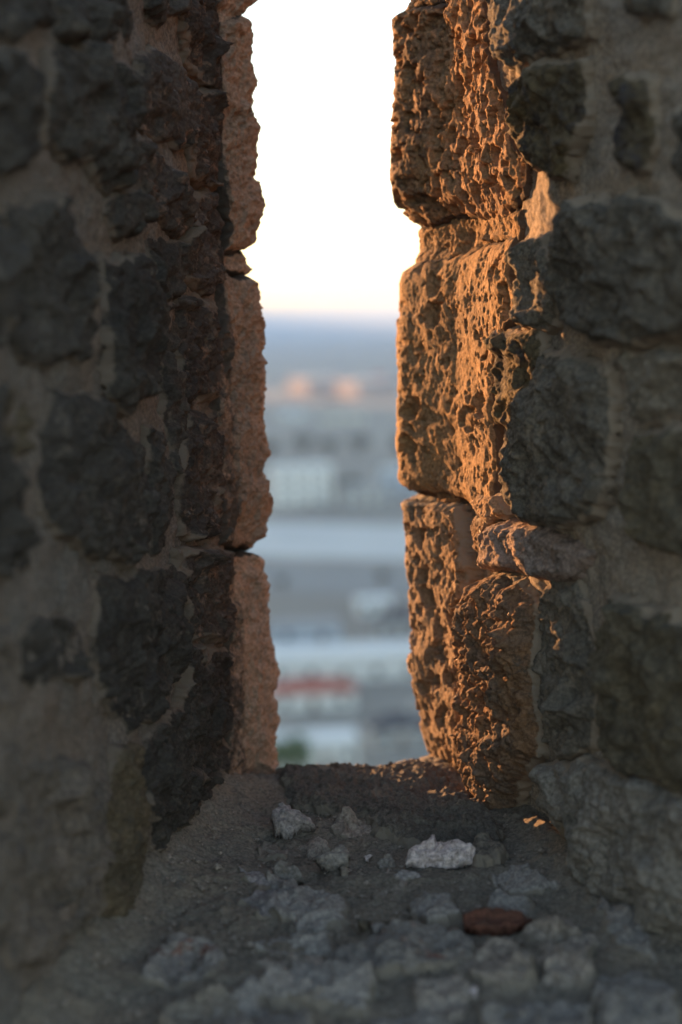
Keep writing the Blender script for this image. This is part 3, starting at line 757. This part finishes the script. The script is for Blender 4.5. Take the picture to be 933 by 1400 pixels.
def strip(name, rows, mat, z):
    """flat ground strip through (x,y) left edge / right edge pairs"""
    V = []; Q = []
    for i, (a, b) in enumerate(rows):
        V += [(a[0], a[1], z), (b[0], b[1], z)]
        if i: Q.append((2 * i - 2, 2 * i - 1, 2 * i + 1, 2 * i))
    return tag(link(name, mesh_np(name, np.array(V), np.array(Q), False), mat), kind='structure')

M['concrete'] = plain_mat('concrete', (0.38, 0.39, 0.40), (0.48, 0.48, 0.48), 0.05)
M['asphalt'] = plain_mat('asphalt', (0.15, 0.155, 0.165), (0.20, 0.205, 0.21), 0.05)
def cross(py0, py1, sl=0.0):
    return [(T(px, py0 + sl * (px - 466)), T(px, py1 + sl * (px - 466)))for px in range(-700, 1700, 200)]
strip('plaza', cross(764, 716, 0.03), M['concrete'], GZ + 0.10)
strip('road', cross(812, 772, 0.035), M['asphalt'], GZ + 0.06)

def pal(name, c, v=0.85):
    M[name] = plain_mat(name, c, tuple(a * v for a in c), 0.3); return M[name]
WALLS = [pal('render_white', (0.72, 0.71, 0.69)), pal('render_cream', (0.62, 0.57, 0.48)), pal('render_pink', (0.36, 0.29, 0.28)), pal('render_grey', (0.42, 0.42, 0.42)), pal('render_blue', (0.42, 0.47, 0.54))]
ROOFS = [pal('roof_red', (0.34, 0.10, 0.075)), pal('roof_brown', (0.20, 0.12, 0.09)), pal('roof_grey', (0.27, 0.28, 0.30)), pal('roof_slate', (0.055, 0.06, 0.075)), pal('roof_white', (0.62, 0.63, 0.64))]
M['window_glass'] = plain_mat('window_glass', (0.03, 0.035, 0.045), (0.05, 0.055, 0.065), 1.0, 0.15)
M['door_wood'] = plain_mat('door_wood', (0.10, 0.06, 0.04), (0.07, 0.045, 0.03), 1.0, 0.7)
WIN = box_mesh('window', -0.6, 0.6, -0.05, 0.05, -0.75, 0.75); WIN.materials.append(M['window_glass'])
DOOR = box_mesh('door', -0.55, 0.55, -0.05, 0.05, 0, 2.1); DOOR.materials.append(M['door_wood'])

def building(x, y, w, dpt, hgt, wall, roof, kind, rz, label, cat='house', group=None, name='house', nwin=3):
    o = empty(name, (x, y, GZ), rz); tag(o, label, cat, group)
    link('wall', box_mesh('wall', -w / 2, w / 2, -dpt / 2, dpt / 2, -1, hgt), wall, o)
    e = 0.35
    if kind == 'gable':
        rh = min(w, dpt) * 0.32; me = bpy.data.meshes.new('roof')
        a, b = w / 2 + e, dpt / 2 + e
        me.from_pydata([(-a, -b, hgt), (a, -b, hgt), (a, b, hgt), (-a, b, hgt), (-a, 0, hgt + rh), (a, 0, hgt + rh)], [], [(0, 1, 5, 4), (2, 3, 4, 5), (1, 2, 5), (3, 0, 4), (0, 3, 2, 1)]); me.update()
    elif kind == 'hip':
        rh = min(w, dpt) * 0.28; me = bpy.data.meshes.new('roof')
        a, b, r_ = w / 2 + e, dpt / 2 + e, max(w - dpt, 0.5) / 2
        me.from_pydata([(-a, -b, hgt), (a, -b, hgt), (a, b, hgt), (-a, b, hgt), (-r_, 0, hgt + rh), (r_, 0, hgt + rh)], [], [(0, 1, 5, 4), (2, 3, 4, 5), (1, 2, 5), (3, 0, 4), (0, 3, 2, 1)]); me.update()
    else:
        me = box_mesh('roof', -w / 2 - 0.15, w / 2 + 0.15, -dpt / 2 - 0.15, dpt / 2 + 0.15, hgt, hgt + 0.45)
    rf = link('roof', me, roof, o)
    if kind != 'flat':
        link('chimney', box_mesh('chimney', w * 0.2, w * 0.2 + 0.7, -0.3, 0.4, hgt + 0.2, hgt + min(w, dpt) * 0.32 + 0.7), wall, rf)
    st = max(1, int(hgt // 3.0))
    for k in range(st):
        for j in range(nwin):
            xx = (j + 0.5) / nwin * w - w / 2
            if k == 0 and j == nwin // 2:
                q = link('door', DOOR, None, o); q.location = (xx, -dpt / 2 - 0.02, 0)
            else:
                q = link('window', WIN, None, o); q.location = (xx, -dpt / 2 - 0.02, 1.6 + 3.0 * k)
    return o

def placed(px, py, wpx, hpx, wi, ri, kind, label, cat='house', dep=0.8, rz=0.0, name='house', nwin=3, group=None):
    x, y = T(px, py); dist = math.hypot(x, y); s = dist / F
    w = wpx * s; hg = max(2.8, hpx * s)
    return building(x, y + w * dep / 2, w, max(w * dep, 3), hg, WALLS[wi], ROOFS[ri], kind, rz, label, cat, group, name, nwin)

placed(430, 1052, 120, 36, 0, 4, 'flat', 'white flat roofed building at the foot of the slit view', 'building', 0.5, 0.1, 'flat_roofed_building', 4)
placed(428, 972, 118, 14, 0, 0, 'hip', 'low blurred house with a long red roof just above the sill', 'house', 0.5, 0.05)
placed(545, 1022, 84, 26, 3, 3, 'hip', 'blurred house with a dark slate roof low beside the sunlit corner', 'house', 0.7, 0.2)
placed(470, 932, 230, 34, 0, 4, 'flat', 'broad pale flat roofed hall behind the red roofed house', 'building', 0.35, 0.04, 'hall', 5)
placed(415, 880, 100, 12, 4, 2, 'flat', 'low bluish shed behind the broad pale hall', 'shed', 0.5, 0.1, 'shed', 2)
placed(552, 872, 66, 26, 3, 3, 'hip', 'dark roofed house behind the broad pale hall', 'house', 0.8, -0.2)
placed(512, 842, 50, 16, 0, 4, 'flat', 'small white building beside the dark roofed house', 'building', 0.7, 0.1, 'flat_roofed_building', 2)
placed(412, 692, 84, 52, 0, 4, 'flat', 'tall whitish apartment block beyond the pale plaza', 'apartment block', 0.6, 0.15, 'apartment_block', 4)
placed(500, 694, 60, 28, 3, 2, 'flat', 'low grey building beside the tall whitish apartment block', 'building', 0.6, 0.1, 'flat_roofed_building', 3)
placed(548, 676, 50, 34, 4, 4, 'flat', 'bluish block at the right of the grey building', 'building', 0.6, -0.1, 'flat_roofed_building', 3)
placed(434, 540, 60, 22, 2, 4, 'flat', 'far pale building catching the sun, left one of two', 'building', 1.0, -1.07, 'flat_roofed_building', 2)
placed(503, 543, 64, 22, 2, 4, 'flat', 'far pinkish building catching the sun, right one of two', 'building', 1.0, -1.07, 'flat_roofed_building', 2)
placed(400, 574, 36, 12, 0, 2, 'gable', 'far pale gabled house behind the dark line of trees', 'house', 0.8, 0.1)
placed(470, 578, 60, 10, 1, 2, 'flat', 'far cream hall behind the dark line of trees', 'building', 0.5, 0.0, 'hall', 3)

def where(px, py):
    return '%s, %s' % ('horizon' if py < 492 else 'upper' if py < 520 else 'level with sunlit buildings' if py < 548 else 'behind tree belt',
                       'by left blocks' if px < 385 else 'left of centre' if px < 430 else 'near the middle' if px < 475 else 'right of centre' if px < 520 else 'by right blocks')
rr = random.Random(21); done = []
tries = 0
while len(done) < 64 and tries < 4000:
    tries += 1
    py = 470 + 560 * rr.random() ** 1.7; px = rr.uniform(60, 860)
    if 330 < px < 620 and py > 580: continue
    if 585 < py < 640 or 705 < py < 825: continue
    x, y = T(px, py)
    if any(math.hypot(x - a, y - b) < 15 + 0.012 * y for a, b in done): continue
    done.append((x, y)); seen = 352 < px < 575
    w = rr.uniform(9, 20); fl = rr.random() < 0.4
    wi = rr.choice([0, 0, 1, 2, 3, 4]); ri = rr.choice([2, 4, 3]) if fl else rr.choice([0, 1, 1, 2])
    building(x, y, w, w * rr.uniform(0.5, 0.9), rr.choice([3.2, 6.2, 6.2, 9.3]), WALLS[wi], ROOFS[ri], 'flat' if fl else rr.choice(['gable', 'hip']), rr.uniform(-0.5, 0.5),
             (('hazy %s house, %s %s roof, ' % (['white', 'cream', 'pinkish', 'grey', 'bluish'][wi], ['red', 'brown', 'grey', 'dark', 'white'][ri], 'flat' if fl else 'pitched') + where(px, py)) if seen else 'distant %s walled house with a %s %s roof in the hazy plain' % (['white', 'cream', 'pinkish', 'grey', 'bluish'][wi], ['red', 'brown', 'grey', 'dark', 'white'][ri], 'flat' if fl else 'pitched')),
             'house', 'houses of the blurred town beyond the slit', nwin=2)

# trees: trunk, limbs and a crown of small leaf faces
M['bark'] = plain_mat('bark', (0.06, 0.045, 0.035), (0.09, 0.07, 0.055), 3.0)
M['leaf_dark'] = plain_mat('leaf_dark', (0.028, 0.045, 0.03), (0.045, 0.065, 0.04), 0.6)
M['leaf_green'] = plain_mat('leaf_green', (0.035, 0.09, 0.025), (0.055, 0.12, 0.035), 0.6)
def tube(pts, rads, n=6):
    V, Q = [], []
    for i, (p, r_) in enumerate(zip(pts, rads)):
        for j in range(n):
            a = 2 * math.pi * j / n; V.append((p[0] + r_ * math.cos(a), p[1] + r_ * math.sin(a), p[2]))
        if i:
            for j in range(n): Q.append(((i - 1) * n + j, (i - 1) * n + (j + 1) % n, i * n + (j + 1) % n, i * n + j))
    return V, Q
def tree_meshes(seed, leaf, H=8.0, W=3.2):
    g = np.random.default_rng(seed)
    V, Q = tube([(0, 0, -0.5), (0.1, 0, H * .2), (0.05, 0.1, H * .45), (0.2, 0, H * .8)], [.3, .22, .16, .04])
    for k in range(6):
        a = g.uniform(0, 6.28); z = H * g.uniform(.28, .6); L = W * g.uniform(.5, .85)
        v, q = tube([(0.05, 0, z), (math.cos(a) * L * .5, math.sin(a) * L * .5, z + L * .35), (math.cos(a) * L, math.sin(a) * L, z + L * .6)], [.1, .07, .02], 5)
        Q += [tuple(i + len(V) for i in f) for f in q]; V += v
    tr = mesh_np('trunk', np.array(V), np.array(Q)); tr.materials.append(M['bark'])
    cl = g.normal(0, 1, (22, 3)); cl /= np.linalg.norm(cl, axis=1)[:, None]
    cl = cl * g.uniform(.45, 1.0, (22, 1)) * np.array([W * .75, W * .75, H * .28]) + np.array([0, 0, H * .64])
    n = 1500; c = cl[g.integers(0, 22, n)] + g.normal(0, W * 0.17, (n, 3))
    a = g.normal(0, 1, (n, 3)); a /= np.linalg.norm(a, axis=1)[:, None]; b = np.cross(a, g.normal(0, 1, (n, 3))); b /= np.linalg.norm(b, axis=1)[:, None]
    s_ = g.uniform(.14, .3, (n, 1))
    VV = np.stack([c - a * s_, c + b * s_ * .6, c + a * s_, c - b * s_ * .6], 1).reshape(-1, 3)
    cr_ = mesh_np('crown', VV, np.arange(4 * n).reshape(n, 4), False); cr_.materials.append(leaf)
    return tr, cr_
TREES = [tree_meshes(1, M['leaf_dark']), tree_meshes(2, M['leaf_dark']), tree_meshes(3, M['leaf_green'])]
def tree(px, py, hpx, k, label, group=None, wide=1.0):
    x, y = T(px, py); s_ = hpx * math.hypot(x, y) / F / 8.0
    o = empty('tree', (x, y, GZ), rr.uniform(0, 6.28)); o.scale = (s_ * wide, s_ * wide, s_); tag(o, label, 'tree', group)
    link('trunk', TREES[k][0], None, o); link('crown', TREES[k][1], None, o)
    return o
tree(402, 1080, 84, 2, 'rounded green tree at the bottom of the slit view by the pinkish corner block', wide=1.1)
tree(370, 1074, 66, 2, 'smaller green tree half hidden behind the pinkish corner block')
tree(524, 800, 22, 1, 'small dark tree beside the road below the pale plaza', wide=1.4)
tree(386, 806, 20, 0, 'small dark tree by the road at the left blocks', wide=1.4)
tree(484, 680, 34, 0, 'dark tree beside the tall whitish apartment block', wide=1.3)
tree(462, 678, 26, 1, 'smaller dark tree touching the wall of the whitish apartment block', wide=1.3)
ORD = ['leftmost', 'second from the left', 'third from the left', 'fourth from the left', 'fifth from the left', 'rightmost', 'farthest right', 'last']
for i in range(22):
    px = 20 + 880 * (i + rr.uniform(-.3, .3)) / 22
    o = tree(px, 624 + rr.uniform(-5, 5), rr.uniform(26, 38), i % 2, 'dark tree in the belt of trees crossing the plain', 'trees in the dark belt across the plain', 1.8)
    if 352 < px < 578:
        o['label'] = '%s of the dark trees crossing the slit view behind the apartment block' % ORD.pop(0)
# hills along the horizon
hx = np.linspace(-9000, 9000, 160); hy = np.linspace(9500, 14500, 30)
HX, HY = np.meshgrid(hx, hy)
prof = np.sin(np.clip((HY - 9500) / 5000, 0, 1) * np.pi)
HZ = GZ - 4 + prof * (54 + 26 * fbm(HX / 2600, HY / 2600, 3, 900) + 0.012 * HX)
hme, hc = grid_mesh('hills', np.stack([HX, HY, HZ], -1), np.ones(HX.shape, bool), True)
M['hill'] = plain_mat('hill', (0.10, 0.10, 0.08), (0.15, 0.14, 0.11), 0.002)
tag(link('hills', hme, M['hill'], None, hc), kind='structure')

# added ridge left of the town, out of view, to shade the plain
qx = np.linspace(-5200, -430, 90); qy = np.linspace(-300, 26000, 420)
QX, QY = np.meshgrid(qx, qy)
mid = -900 - 0.09 * np.clip(QY - 5000, 0, None)
crest = 60 + 0.105 * -mid + 16 * fbm(QY / 700, QY / 900, 3, 905) + 70 * sstep(1150, 1600, QY) - 230 * np.exp(-((QY + 1.171 * QX - 1185) / 130.0) ** 4)  # last term cuts a gap so the sun reaches two far buildings
QZ = GZ - 4 + np.exp(-((QX - mid) / 240.0) ** 2) * np.clip(crest, 0, 235) * sstep(-300, 700, QY) * sstep(26000, 22000, QY)
rme, rc_ = grid_mesh('added_shade_ridge', np.stack([QX, QY, QZ], -1), np.ones(QX.shape, bool), True)
tag(link('added_shade_ridge', rme, M['hill'], None, rc_), kind='structure')

# air
hz = bpy.data.materials.new('haze'); hz.use_nodes = True
ht = hz.node_tree; ht.nodes.remove(ht.nodes['Principled BSDF'])
pv = ht.nodes.new('ShaderNodeVolumePrincipled'); pv.inputs['Color'].default_value = (0.53, 0.68, 0.92, 1); pv.inputs['Density'].default_value = 2.0e-4
ht.links.new(pv.outputs[0], ht.nodes['Material Output'].inputs['Volume'])
tag(link('haze', box_mesh('haze', -34500, 34500, -34500, 34500, GZ - 6, 190.0), hz), kind='stuff')
print('script time', round(time.time() - T0, 1), 'tris', sum(sum(len(p.vertices) - 2 for p in m.polygons) if len(m.polygons) < 5000 else len(m.polygons) * 2 for m in bpy.data.meshes))
